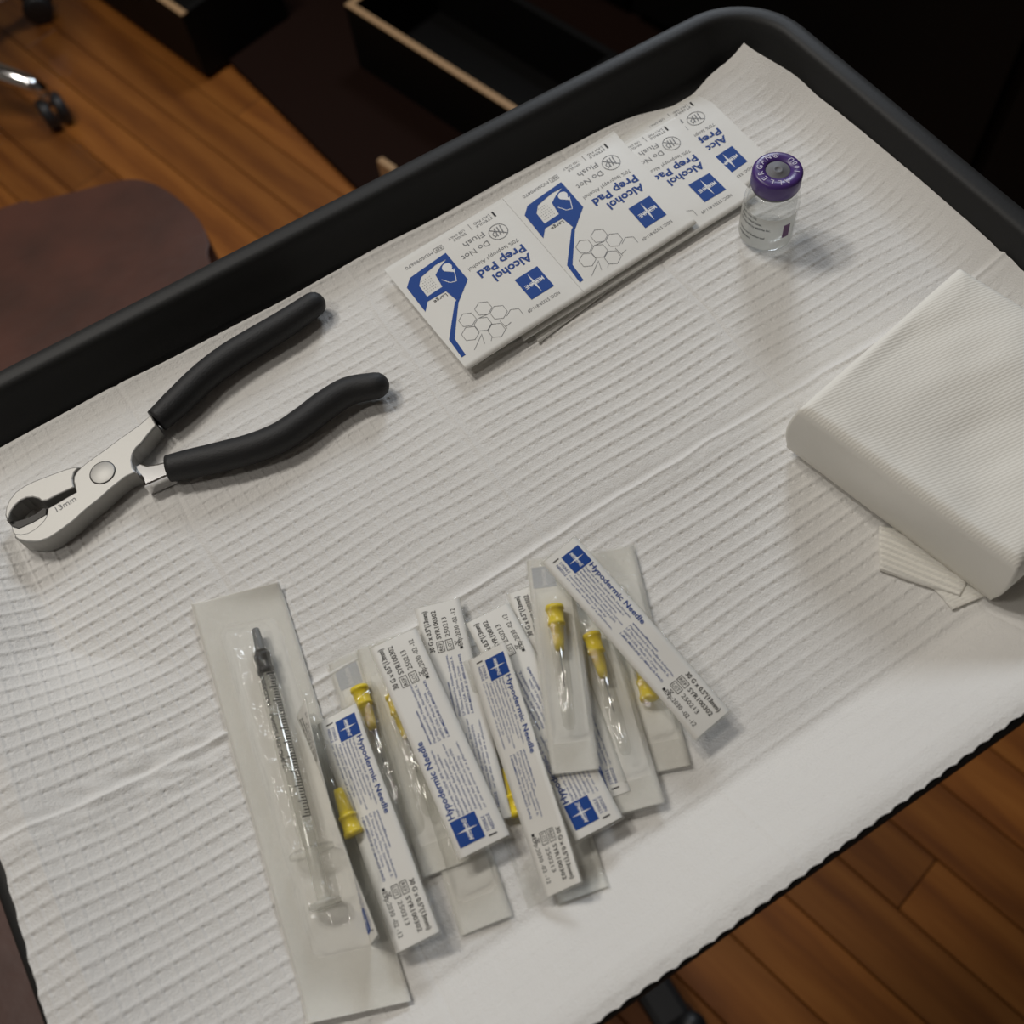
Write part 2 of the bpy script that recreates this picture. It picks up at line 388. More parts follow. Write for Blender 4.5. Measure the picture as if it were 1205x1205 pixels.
for i in range(4):
    d = cslab('door', .01 + i * CL / 4, (i + 1) * CL / 4 - .01, .20, .219, .04, .80)
    cslab('door_handle', (i + .5) * CL / 4 - .06, (i + .5) * CL / 4 + .06, .18, .199, .70, .715, 'postblack', d)

# maroon treatment chair cushion, bottom left
ZC = .42
pts = [(0, 245), (35, 238), (60, 232), (100, 222), (140, 212), (165, 211), (190, 220), (215, 238), (235, 260), (246, 285), (250, 315)]
poly = [at(u, v, ZC)[:2] for u, v in pts]
poly = [np.array([-.75, .93]), np.array([-.45, .86])] + poly + [np.array([-.04, .45]), np.array([-.10, .1]), np.array([-.16, -.12]), np.array([-.75, -.12])]
pc = thing('treatment_chair', 'maroon vinyl treatment chair cushion with rounded corner, below the tray rim', 'chair', (-.42, .35, 0))
me = prism([tuple(p) for p in spline(poly[1:-3], 60)] + [tuple(p) for p in poly[-3:]] + [tuple(poly[0])], ZC - .09, ZC, .018, name='cushion', seg=4)
me.polygons.foreach_set('use_smooth', [True] * len(me.polygons)); part('cushion', me, 'maroon', pc)
part('pedestal', lathe((-.42, .35, 0), (0, 0, 1), [(0, 0), (0, .16), (.03, .155), (.045, .09), (.33, .085), (.335, 0)], 32), 'postblack', pc)

# rolling stool: chrome star base on black castors
sc_ = np.array([-.245, 1.67]); st = thing('rolling_stool', 'chrome star base stool on black twin-wheel castors at the frame corner', 'stool', (*sc_, 0))
part('column', lathe((*sc_, .07), (0, 0, 1), [(0, 0), (0, .035), (.06, .035), (.065, .025), (.42, .025), (.42, 0)], 20), 'chrome', st)
part('seat', lathe((*sc_, .50), (0, 0, 1), [(-.01, 0), (-.01, .17), (.01, .185), (.05, .185), (.068, .17), (.072, 0)], 40), 'maroon', st)
c1 = at(62, 128, .03)[:2]; aa = math.atan2(c1[1] - sc_[1], c1[0] - sc_[0]); rr = np.linalg.norm(c1 - sc_)
for k in range(5):
    a = aa + k * 2 * math.pi / 5; d = np.array([math.cos(a), math.sin(a)]); e = sc_ + d * rr
    lg = part('base_leg', tube([(*(sc_ + d * .02), .105), (*(sc_ + d * rr * .55), .098), (*(sc_ + d * rr * .93), .078), (*(sc_ + d * rr * 1.03), .066)], [.021, .018, .015, .010], 12), 'chrome', st)
    ca = part('castor', lathe((*e, .070), (0, 0, -1), [(0, 0), (0, .009), (.03, .009), (.03, 0)], 12), 'chrome', st)
    t_ = np.array([-d[1], d[0], 0]) * .8 + np.array([d[0], d[1], 0]) * .6
    for s_ in (-1, 1):
        part('wheel', lathe(np.array([*e, .026]) + t_ * (s_ * .013), t_, [(-.009, 0), (-.009, .020), (-.006, .026), (.006, .026), (.009, .020), (.009, 0)], 20), 'rubber', ca)

# ---------------------------------------------------------------- instrument stand and tray
sd = thing('instrument_stand', 'black tubular instrument stand carrying the tray, foot on the oak floor', 'stand', (-.022, 0, 0))
part('upright_post', lathe((-.022, .06, .05), (0, 0, 1), [(0, 0), (0, .017), (.77, .017), (.77, 0)], 20), 'postblack', sd)
part('base_leg', box((-.022, .03, .052), (.040, .47, .026), .008, 'base_leg'), 'postblack', sd)
part('base_leg', box((-.022, .25, .052), (.40, .040, .026), .008, 'base_leg'), 'postblack', sd)
for x, y in ((-.010, -.212), (-.21, .25), (.17, .25)):
    cs = part('castor', lathe((x, y, .0), (0, 0, 1), [(.04, 0), (.04, .014), (.065, .014), (.065, 0)], 14), 'postblack', sd)
    part('wheel', lathe((x, y, .0225), (1, 0, 0), [(-.012, 0), (-.012, .018), (-.008, .0225), (.008, .0225), (.012, .018), (.012, 0)], 20), 'rubber', cs)
for y in (-.09, .09): part('support_rail', tube([(-.20, y, .834), (.20, y, .834)], .006, 12), 'postblack', sd)
part('cross_rail', tube([(-.022, -.1, .826), (-.022, .1, .826)], .007, 12), 'postblack', sd)

HX, HY, CR = .2305, .1673, .038
def rrect(off, n=12):
    o = []; r = max(CR - off, .003)
    for cx, cy, a0 in ((1, 1, 0), (-1, 1, 90), (-1, -1, 180), (1, -1, 270)):
        for k in range(n + 1):
            a = math.radians(a0 + 90 * k / n); o.append((cx * (HX - off - r) + r * math.cos(a), cy * (HY - off - r) + r * math.sin(a)))
    return np.array(o)
prof = [(.026, -.0035), (.0225, -.0033), (.019, .001), (.0125, .010), (.003, .009), (.001, .0095), (0, .011), (0, .0175), (.0006, .0192), (.002, .0203), (.0045, .0206), (.0075, .0204), (.0094, .0198), (.0106, .0184), (.0116, .0155), (.019, .0025), (.0215, -.0005), (.025, -.0018), (.028, -.002)]
P = np.array([[(x, y, T + z) for x, y in rrect(o)] for o, z in prof]).transpose(1, 0, 2)
nring = P.shape[0]; npf = P.shape[1]
V = P.reshape(-1, 3); F = []
for i in range(nring):
    for j in range(npf - 1): F.append((i * npf + j, ((i + 1) % nring) * npf + j, ((i + 1) % nring) * npf + j + 1, i * npf + j + 1))
F.append(tuple(i * npf + npf - 1 for i in range(nring))); F.append(tuple(i * npf for i in range(nring))[::-1])
tm = mesh('tray', V, F, True); recalc(tm)
one('tray', tm, 'tray', 'black plastic instrument tray with raised rounded rim on the stand', 'tray', (0, 0, T - .0035))

# ---------------------------------------------------------------- underpad
RCy = np.linspace(.115, .172, 400); RCz = np.interp(RCy, [.115, .130, .1565, .1615, .172], [0, 0, .0198, .0222, .0226])
RCz = np.convolve(np.pad(RCz, 35, 'edge'), np.hanning(71) / np.hanning(71).sum(), 'valid')
def ramp(x, y):
    rc = np.interp(-y, RCy, RCz)
    k = sm((y - .005) / .045)
    rd = .0226 * np.clip((-.145 - .042 * k - x) / (.068 - .040 * k), 0, 1) ** (1.7 - .4 * k)
    rb = .0100 * np.clip((x - .196) / .019, 0, 1) ** 1.8
    cn = .0085 * sm((x - .165) / .05) * sm((y - .095) / .05)
    ra = .0016 * sm((y - .138) / .010)
    return np.maximum(np.maximum(rc, rd), np.maximum(rb + cn, ra))
def padz(x, y): return T + ramp(np.asarray(x, float), np.asarray(y, float))
NX, NY = 1120, 760
gu = np.linspace(0, 1, NX)[:, None]; gv = np.linspace(0, 1, NY)[None, :]
Yb = -.1652 + 0 * gu; Yt = .1468 + 0 * gu
X0 = -.2225; Xr = .2145
xx = X0 + (Xr - X0) * gu + 0 * gv
serr = .0006 * np.abs(np.sin(np.pi * xx / .0066)) + .00022 * np.interp(xx, np.linspace(X0, Xr, 200), noise1(200, 14, 3))
ybot = -.1658 + serr; ytop = .1463 + .0009 * np.interp(xx, np.linspace(X0, Xr, 200), noise1(200, 12, 5)) - .0065 * np.exp(-((xx - .176) / .022) ** 2) - .002 * sm((xx - .19) / .02)
yy = ybot + (ytop - ybot) * gv
le = -.2225 + .07 * (yy) + .0005 * np.abs(np.sin(np.pi * yy / .0118))
re_ = .2146 + .0010 * np.sin(yy * 25 + 1) - .006 * sm((yy - .105) / .04)
edge = 1 - .8 * sm((gu - .975) / .02)
xx = le + (re_ - le) * gu
zz = ramp(xx, yy)
px_, py_ = .0053, .0059
wob = noise2(xx, yy, 7, [(6, .0008), (14, .00045)])
fx = ((xx + wob * .8) / px_) % 1; fy = ((yy + .0028 + wob) / py_) % 1
ridge = np.exp(-((np.minimum(fy, 1 - fy)) / .17) ** 2)
col = np.exp(-((np.minimum(fx, 1 - fx)) / .11) ** 2) - .45 * np.exp(-((fx - .16) / .07) ** 2)
dot = np.exp(-(((fx - .20) / .15) ** 2 + ((fy - .79) / .085) ** 2))
cell = ridge * (.85 + .12 * noise2(xx, yy, 41, [(60, 1)])) + .62 * col * (1 - .8 * ridge) * (1 - .8 * sm((xx + .06) / .10)) - .70 * dot
cell += .10 * np.exp(-((fx - .3) / .12) ** 2) * (1 - ridge)
amp = .00042 * (1 + .25 * noise2(xx, yy, 11, [(5, 1)]))
flat_ = 1 - .70 * sm((-.122 - yy) / .02) * sm((xx + .16) / .05)                  # ironed out over the near rim
flat_ = flat_ * (1 - .8 * np.exp(-(((xx + .05) / .13) ** 2 + ((yy + .118) / .018) ** 2)))
flat_ = flat_ * (1 - .75 * np.exp(-(((xx - .185) / .03) ** 2 + ((yy - .125) / .02) ** 2)))
flat_ = flat_ * (1 - .6 * np.exp(-(((xx + .1) / .13) ** 2 + ((yy - .125) / .022) ** 2)))
for c in (-.1242, -.0123, .1042): flat_ = flat_ * (1 - .75 * np.exp(-((xx - c) / .004) ** 2))
flat_ = flat_ * (1 - .85 * np.exp(-((yy + .0175) / .006) ** 2))
zz = zz + cell * amp * flat_ * edge
wy = .0009 * np.interp(xx, np.linspace(-.23, .22, 300), noise1(300, 20, 9))
zz = zz + .0011 * np.exp(-np.abs((yy + .0195 + wy) / .0011) ** 1.5) - .0004 * np.exp(-((yy + .0165) / .003) ** 2) + .0006 * np.exp(-((yy + .0235 + wy) / .003) ** 2)
for c, a in ((-.1242, -.0004), (-.0123, .0003), (.1042, -.0004)):
    zz = zz + a * np.exp(-np.abs((xx - c + .0005 * np.sin(yy * 130)) / .0009) ** 1.5)
zz = zz + .0006 * np.exp(-np.abs((yy + .1275 + .15 * wy) / .0014) ** 1.4) * .5
wr = np.exp(-(((xx + .165) / .05) ** 2 + ((yy + .018) / .012) ** 2))
zz = zz + wr * noise2(xx, yy * 2.2, 21, [(55, .0004), (110, .0002)])
zz = zz + noise2(xx, yy, 31, [(12, .00022), (30, .0001), (160, .00004)])
flat_ = flat_ * 1
lift = 0
zz = zz + .0002 + lift
Pp = np.stack([xx, yy, T + zz], -1)
one('underpad', gridmesh('underpad', Pp), 'pad', 'white embossed disposable underpad lining the black tray', 'underpad', (0, 0, T))

# ---------------------------------------------------------------- print layouts
def sparkle(pr, cx, cy, r, rot=0):
    for k in range(4):
        a = rot + k * math.pi / 2; l = r * (1.0 if k % 2 else .8)
        c, s = math.cos(a), math.sin(a)
        pr.poly('white', [(cx - s * r * .10, cy + c * r * .10), (cx + c * l, cy + s * l), (cx + s * r * .10, cy - c * r * .10)])
def needle_print(L, W, fade=1):
    pr = Print()
    x0 = 2.8; y0 = W * .09; q = W * .50
    pr.rect('blue', x0, y0, x0 + q, y0 + q, 6)
    pr.text('white', 'MEDLINE', x0 + q * .10, y0 + q * .60, q * .80, q * .17, .01, 0, .25)
    sparkle(pr, x0 + q / 2, y0 + q / 2, q * .42)
    pr.text('darkblue', 'Hypodermic Needle', x0 + q + .6, y0 + W * .125, 28.5, W * .125, .022)
    pr.text('black', '1', x0 - .6, y0 + q + W * .22, None, W * .16, .01)
    pr.text('darkblue', 'STERILE', x0 + 1.2, y0 + q + W * .125, 5.2, W * .065); pr.text('darkblue', 'NEEDLE', x0 + 1.2, y0 + q + W * .225, 5.2, W * .065)
    ls = ['Single use only. No DEHP, BPA. Non-Pyrogenic.', 'Natural Rubber Latex-free. Dispose of needle in', 'designated container. Read precautions', 'in instructions before use. Do not use', 'if package is open or damaged. Federal law (USA)', 'restricts this device to sale by', 'or on the order of a physician.']
    for i, t in enumerate(ls):
        pr.text('darkblue', t, x0 + q + .4 + (0 if i < 5 else -1), y0 + W * (.235 + .083 * i), 24.5 - (i % 3) * 2.4, W * .047)
    ls = ['www.medline.com', 'Manufactured for Medline Industries,', 'LP Three Lakes Drive, Northfield, IL', '60093 USA. Made in China.', '1-800-MEDLINE (1-800-633-5463)']
    for i, t in enumerate(ls):
        pr.text('darkblue', t, x0 + q + 26.6, y0 + W * (.28 + .093 * i), [13, 23, 22, 18, 22][i], W * .052, .012 if i in (0, 4) else 0)
    x1 = L * 1000 - 18.5; h = W * .105
    pr.text('black', '30 G x 0.5"(13mm)', x1, y0 + W * .13, 16.5, h, .02)
    pr.box('black', x1 - .6, y0 + W * .20, x1 + 3.4, y0 + W * .35, .22); pr.text('black', 'REF', x1 - .1, y0 + W * .32, 3, h * .8)
    pr.text('black', 'SYR100302', x1 + 4.4, y0 + W * .33, 11.5, h, .012)
    pr.box('black', x1 - .6, y0 + W * .40, x1 + 3.4, y0 + W * .55, .22); pr.text('black', 'LOT', x1 - .1, y0 + W * .52, 3, h * .8)
    pr.text('black', '250213', x1 + 4.6, y0 + W * .53, 7.8, h)
    pr.line('black', [(x1 + .6, y0 + W * .60), (x1 + 2.2, y0 + W * .60), (x1 + .8, y0 + W * .69), (x1 + 2.2, y0 + W * .69)], .2, True)
    pr.rect('black', x1 - 1.3, y0 + W * .685, x1 - .3, y0 + W * .75, 1)
    pr.text('black', 'Exp:2030 -02 -12', x1, y0 + W * .76, 15, h)
    return pr

# ---------------------------------------------------------------- needle packets
def packet(nid, A, B, za, zb, W, label, roll=(0, 0), curl=(.0, .0), hub=None, hub_label=None, D=.0075, show=False, bow=0., printed=True, dome=.40, seed=0, shift=0., extra=0.):
    """A, B = pixel of the logo end and of the REF end of the paper, za, zb = their height over the pad"""
    PA = at(*A, T + za); PB = at(*B, T + zb); U = PB - PA; L = np.linalg.norm(U); U /= L
    N0 = np.array([0, 0, 1.]) - U[2] * U; N0 /= np.linalg.norm(N0); V0 = np.cross(U, N0)
    rl = [math.radians(a) for a in (roll if len(roll) == 3 else (roll[0], (roll[0] + roll[1]) / 2, roll[1]))]
    def P(s, t, n):
        s = np.asarray(s, float); t = np.asarray(t, float); n = np.asarray(n, float)
        th = np.interp(s / L, (0, .25, .5, .75, 1), (rl[0], rl[0] * .4 + rl[1] * .6, rl[1], rl[1] * .6 + rl[2] * .4, rl[2])); c, q = np.cos(th)[..., None], np.sin(th)[..., None]
        Nn = N0 * c + V0 * q; Vv = V0 * c - N0 * q
        h = curl[0] * np.clip(1 - s / .016, 0, 2) ** 2 + curl[1] * np.clip(1 - (L - s) / .016, 0, 2) ** 2 + bow * 4 * s * (L - s) / L ** 2
        h = h + .00025 * np.sin(s * 160 + seed) * np.cos(t * 200 + seed)
        q = PA + U * s[..., None] + Vv * t[..., None] + Nn * h[..., None]
        up = np.clip(padz(q[..., 0], q[..., 1]) + .0007 - q[..., 2], 0, None)          # lies on the pad, never through it
        q = q + Nn * n[..., None]; q[..., 2] += up
        return q
    root = thing('needle_packet', label, 'needle packet', (*((PA + PB) / 2)[:2], T), 'sterile needle packets')
    s = np.linspace(0, L, 46)[:, None]; t = np.linspace(-W / 2, W / 2, 9)[None, :]
    top = P(s + 0 * t, t + 0 * s, 0 * s + 0 * t); bot = P(s + 0 * t, t + 0 * s, 0 * s + 0 * t - .00012)
    loop = np.concatenate([top, bot[:, ::-1]], 1).transpose(1, 0, 2)
    bk = part('paper_backing', gridmesh('paper_backing', loop, True, True), 'paper', root)
    if printed:
        needle_print(L, W * 1000).build(lambda x, y, k: P(x / 1000, y / 1000 - W / 2, np.full(len(x), .00009 * k)), bk,
            {'blue': 'logo_square', 'white': 'logo_lettering', 'darkblue': 'blue_lettering', 'black': 'black_lettering'})
    if show:
        pr = Print(); pr.rect('faint', 3, W * 90, 3 + W * 520, W * 610, 4); pr.text('white', 'MEDLINE', 4, W * 400, W * 400, W * 90, .01, 0, .2)
        pr.build(lambda x, y, k: P(x / 1000, y / 1000 - W / 2, np.full(len(x), -.00012 - .00006 * k)), bk, {'faint': 'logo_show_through', 'white': 'logo_lettering'})
    s = np.linspace(-.0008, L + .0008, 84)[:, None]; t = np.linspace(-W / 2 - .0006, W / 2 + .0006 + extra, 33 if not extra else 53)[None, :]
    Fs = sm((s - .010) / .009) * sm((L - .009 - s) / .010); a = W * dome
    G = np.clip(1 - (np.abs(t - shift) / a) ** 2.6, 0, 1) ** .62
    wv = 1 + .05 * np.sin(s * 260 + seed) + .04 * np.sin(s * 610 + 2 * seed) * np.cos(t * 500)
    n = -(.0003 + D * Fs * G * wv) - .00008 * np.sin(s * 2100) * np.sin(t * 2100) * (1 - Fs * G)
    fm = gridmesh('blister_film', P(s + 0 * t, t + 0 * s, n))
    fo = part('blister_film', fm, 'film', root); fm.materials.append(M['seal'])
    mi = np.array([1 if (Fs[i, 0] * G[0, j] < .02) else 0 for i in range(83) for j in range(t.shape[1] - 1)], np.int32)
    if len(fm.polygons) == len(mi): fm.polygons.foreach_set('material_index', mi)
    if hub:
        sh, sg = hub                                                   # position of the wide end from the logo end, direction of the needle
        o = P(np.array(sh), np.array(shift), np.array(-D * .50)); d = (P(np.array(sh + .001), np.array(shift), np.array(-D * .5)) - o) * sg
        nt = thing('hypodermic_needle', hub_label, 'needle', (*o[:2], o[2] - .004), 'yellow-hubbed needles')
        part('hub', lathe(o, d, [(.0, 0), (0, .0033), (.0014, .0034), (.0016, .0030), (.006, .0028), (.0062, .0031), (.0072, .0031), (.0074, .0025), (.014, .0019), (.0165, .0015), (.0165, 0)], 24), 'yellow', nt)
        part('needle_shaft', lathe(o, d, [(.016, 0), (.016, .00022), (.029, .00022), (.0298, 0)], 8), 'steel', nt)
        part('sheath', lathe(o, d, [(.0085, .0027), (.0085, .0031), (.030, .0026), (.043, .0021), (.0445, .0012), (.0447, 0)], 20), 'clear', nt)
    return root

G_ = 'sterile needle packets'
# syringe packet first (lowest on the left)
def syringe_packet():
    z = T + .0012
    c = [at(u, v, z) for u, v in ((225, 711), (330, 688), (485, 1178), (365, 1205))]       # TL TR BR BL
    TL, TR, BR, BL = c
    def P(s, t, n):
        s = np.asarray(s, float); t = np.asarray(t, float); n = np.asarray(n, float) + 0 * s + 0 * t; s = s + 0 * n; t = t + 0 * n
        p = (TL * (1 - t)[..., None] + TR * t[..., None]) * (1 - s)[..., None] + (BL * (1 - t)[..., None] + BR * t[..., None]) * s[..., None]
        p = p.copy(); p[..., 2] = np.maximum(p[..., 2], padz(p[..., 0], p[..., 1]) + .001)
        p[..., 2] += n + .0022 * np.clip(1 - s / .05, 0, 1) ** 2 * np.clip((t - .1) * 1.2, 0, 1) + .0018 * np.clip(1 - (1 - s) / .06, 0, 1) ** 2 + .0003 * np.sin(s * 19) * np.cos(t * 4)
        return p
    root = thing('syringe_packet', 'long clear and paper packet holding one syringe, lying left of the needle packets', 'syringe packet', (*c[0][:2], T))
    s = np.linspace(0, 1, 70)[:, None]; t = np.linspace(0, 1, 20)[None, :]
    loop = np.concatenate([P(s, t, 0.00025), P(s, t, .0001)[:, ::-1]], 1).transpose(1, 0, 2)
    part('paper_backing', gridmesh('paper_backing', loop, True, True), 'paper', root)
    s = np.linspace(.002, .998, 170)[:, None]; t = np.linspace(.005, .995, 60)[None, :]
    Fs = sm((s - .075) / .06) * sm((.885 - s) / .05); r = np.random.default_rng(8)
    G = sm((t - .20) / .14) * sm((.86 - t) / .14)
    wv = 1 + .05 * np.sin(s * 45 + 7 * t) + .05 * np.sin(s * 91 - 9 * t)
    step = 1 + .25 * sm((s - .60) / .02) * sm((.62 + .2 - s) / .02)
    n = .0006 + .0078 * Fs * G * wv + .0005 * Fs * G * np.sin(t * 38) + .00006 * np.sin(s * 330) * np.sin(t * 70) * (1 - Fs * G)
    fm = gridmesh('blister_film', P(s, t, n)); part('blister_film', fm, 'film', root); fm.materials.append(M['seal'])
    g = (Fs[:-1] * G[:, :-1] < .03).astype(np.int32).reshape(-1)
    if len(fm.polygons) == len(g): fm.polygons.foreach_set('material_index', g)
syringe_packet()
def syringe():
    z = T + .0062
    A = at(300.5, 740, z); B = at(384, 1070, z); d = B - A; L = np.linalg.norm(d); d /= L
    e2 = np.array([0, 0, 1.]) - d[2] * d; e2 /= np.linalg.norm(e2); e1 = np.cross(e2, d); E = (d, e1, e2)
    root = thing('syringe', 'slim graduated syringe with black plunger seal inside the long clear packet', 'syringe', (*((A + B) / 2)[:2], T + .002))
    k = L / .105
    lt = lambda prof, n=24: lathe(A, d, [(x * k, r) for x, r in prof], n, e=E)
    part('tip_cap', lt([(0, 0), (0, .0011), (.0004, .0014), (.009, .0020), (.0095, .0024), (.0095, 0)]), 'capgrey', root, 'grey tapered tip cap')
    part('plunger_seal', lt([(.0098, 0), (.0105, .0026), (.011, .0031), (.0125, .0031), (.0128, .0027), (.0165, .0027), (.0168, .0031), (.0185, .0031), (.0187, 0)]), 'rubber', root, 'black rubber seal with two ribs')
    bl = part('barrel', lt([(.0085, .0022), (.0095, .0034), (.0845, .0034), (.085, .0036)]), 'clear', root)
    part('finger_flange', lt([(.085, .0036), (.085, .0075), (.0862, .0075), (.0862, .0036)]), 'clear', root)
    part('plunger_rod', lt([(.019, 0), (.019, .0024), (.100, .0023), (.1025, .0023), (.1025, .0055), (.104, .0055), (.104, 0)], 16), 'rod', root)
    pr = Print()                                                          # x along the barrel in mm, y around it in mm (0 = top)
    for i in range(51):
        ln = 3.1 if i % 5 == 0 else 2.0
        pr.rect('black', 20.0 + i * 1.08, 3.6 - ln, 20.42 + i * 1.08, 3.6, 1)
    pr.line('black', [(20, 3.6), (74.4, 3.6)], .3)
    pr.text('black', 'TUBERCULIN', 19.3, -.5, 13, 1.6, .02); pr.text('black', 'SINGLE USE ONLY', 35, -.5, 21, 1.6, .02)
    def cyl(x, y, kk):
        a = np.pi / 2 - y / 3.45; rr = .00352
        return A + d * (x * k / 1000)[:, None] + rr * (np.cos(a)[:, None] * e1 + np.sin(a)[:, None] * e2)
    pr.build(cyl, bl, {'black': 'graduation_print'})
syringe()

packet(13, (440, 1106), (354, 834), .0085, .0095, .0155, 'needle packet on its side on the syringe packet, paper edge a thin white strip', roll=(-70, -85, -64), hub=(.033, 1), hub_label='yellow-hubbed needle right of the thin white paper strip, pointing up', seed=13, D=.008, printed=True)
packet(11, (411, 772), (496, 1026), .0012, .0012, .0165, 'clear-side-up needle packet with faint grey logo, between the logo packet and its neighbour', roll=(180, 180), hub=(.014, 1), hub_label='yellow-hubbed needle just below the faint grey logo square', show=True, printed=False, seed=11, D=.0062)
packet(14, (446, 756), (526, 1022), .0022, .0022, .0170, 'clear-side-up needle packet half hidden under the left upside-down label', roll=(180, 180), hub=(.022, 1), hub_label='yellow-hubbed needle peeping out left of the upside-down paper label', printed=False, seed=14, D=.0062)
packet(82, (486, 822), (573, 1089), .0012, .0012, .0175, 'clear-side-up needle packet whose rounded end sticks out lowest at bottom centre', roll=(180, 180), printed=False, seed=2)
packet(9, (604, 790), (687, 1054), .0012, .0012, .0170, 'clear-side-up needle packet under the others, white end showing at bottom right of the pile', roll=(180, 180), printed=False, seed=9)
packet(81, (574, 968), (514, 709), .0040, .0060, .0165, 'paper-up needle packet with upside-down print, topmost end at the pile centre left', curl=(0, -.0012), seed=8)
packet(6, (715, 940), (622, 690), .0045, .0060, .0165, 'paper-up needle packet mostly hidden behind the clear packet with the tall yellow hub', curl=(0, -.0010), seed=6)
packet(12, (394, 839), (491.5, 1109), .0098, .0085, .0158, 'paper-up needle packet with upright blue logo beside the syringe packet', roll=(14, 14), curl=(-.0015, 0), seed=12)
packet(7, (572, 767), (663, 1047), .0105, .0092, .0160, 'needle packet tilted on its side, upright logo and narrow foreshortened label', roll=(26, 40), shift=.0095, extra=.0085, hub=(.056, -1), hub_label='yellow-hubbed needle left of the narrow tilted label', seed=7, D=.006)
packet(10, (570, 996), (462, 750), .0098, .0100, .0180, 'paper-up needle packet with upside-down label and blue logo at its lower end, left one', curl=(-.0008, -.0012), seed=10)
packet(5, (705, 975), (573, 720), .0085, .0080, .0172, 'paper-up needle packet upside down, its blue logo lowest under the clear packets', curl=(-.0006, -.0014), seed=5)
packet(2, (719, 648), (784, 906), .0020, .0020, .0170, 'clear-side-up needle packet rightmost of the pile, partly under the diagonal label', roll=(180, 180), hub=(.060, -1), hub_label='yellow-hubbed needle at the right, below the diagonal label', printed=False, seed=22)
packet(3, (676, 682), (754, 951), .0050, .0040, .0165, 'clear-side-up needle packet in the middle of the right fan of clear ones', roll=(180, 180), hub=(.0235, 1), hub_label='yellow-hubbed needle in the middle of the right fan', printed=False, seed=3)
packet(4, (645, 657), (677, 908), .0110, .0100, .0160, 'clear-side-up needle packet lying topmost left of the diagonal label', roll=(180, 180), hub=(.0205, 1), hub_label='yellow-hubbed needle upright in the topmost clear packet', show=True, printed=False, seed=4)
packet(1, (658, 647), (838.5, 853), .0195, .0100, .0156, 'paper-up needle packet lying diagonally on top of the right side of the pile', curl=(-.0004, -.0008), seed=1, bow=.0008)

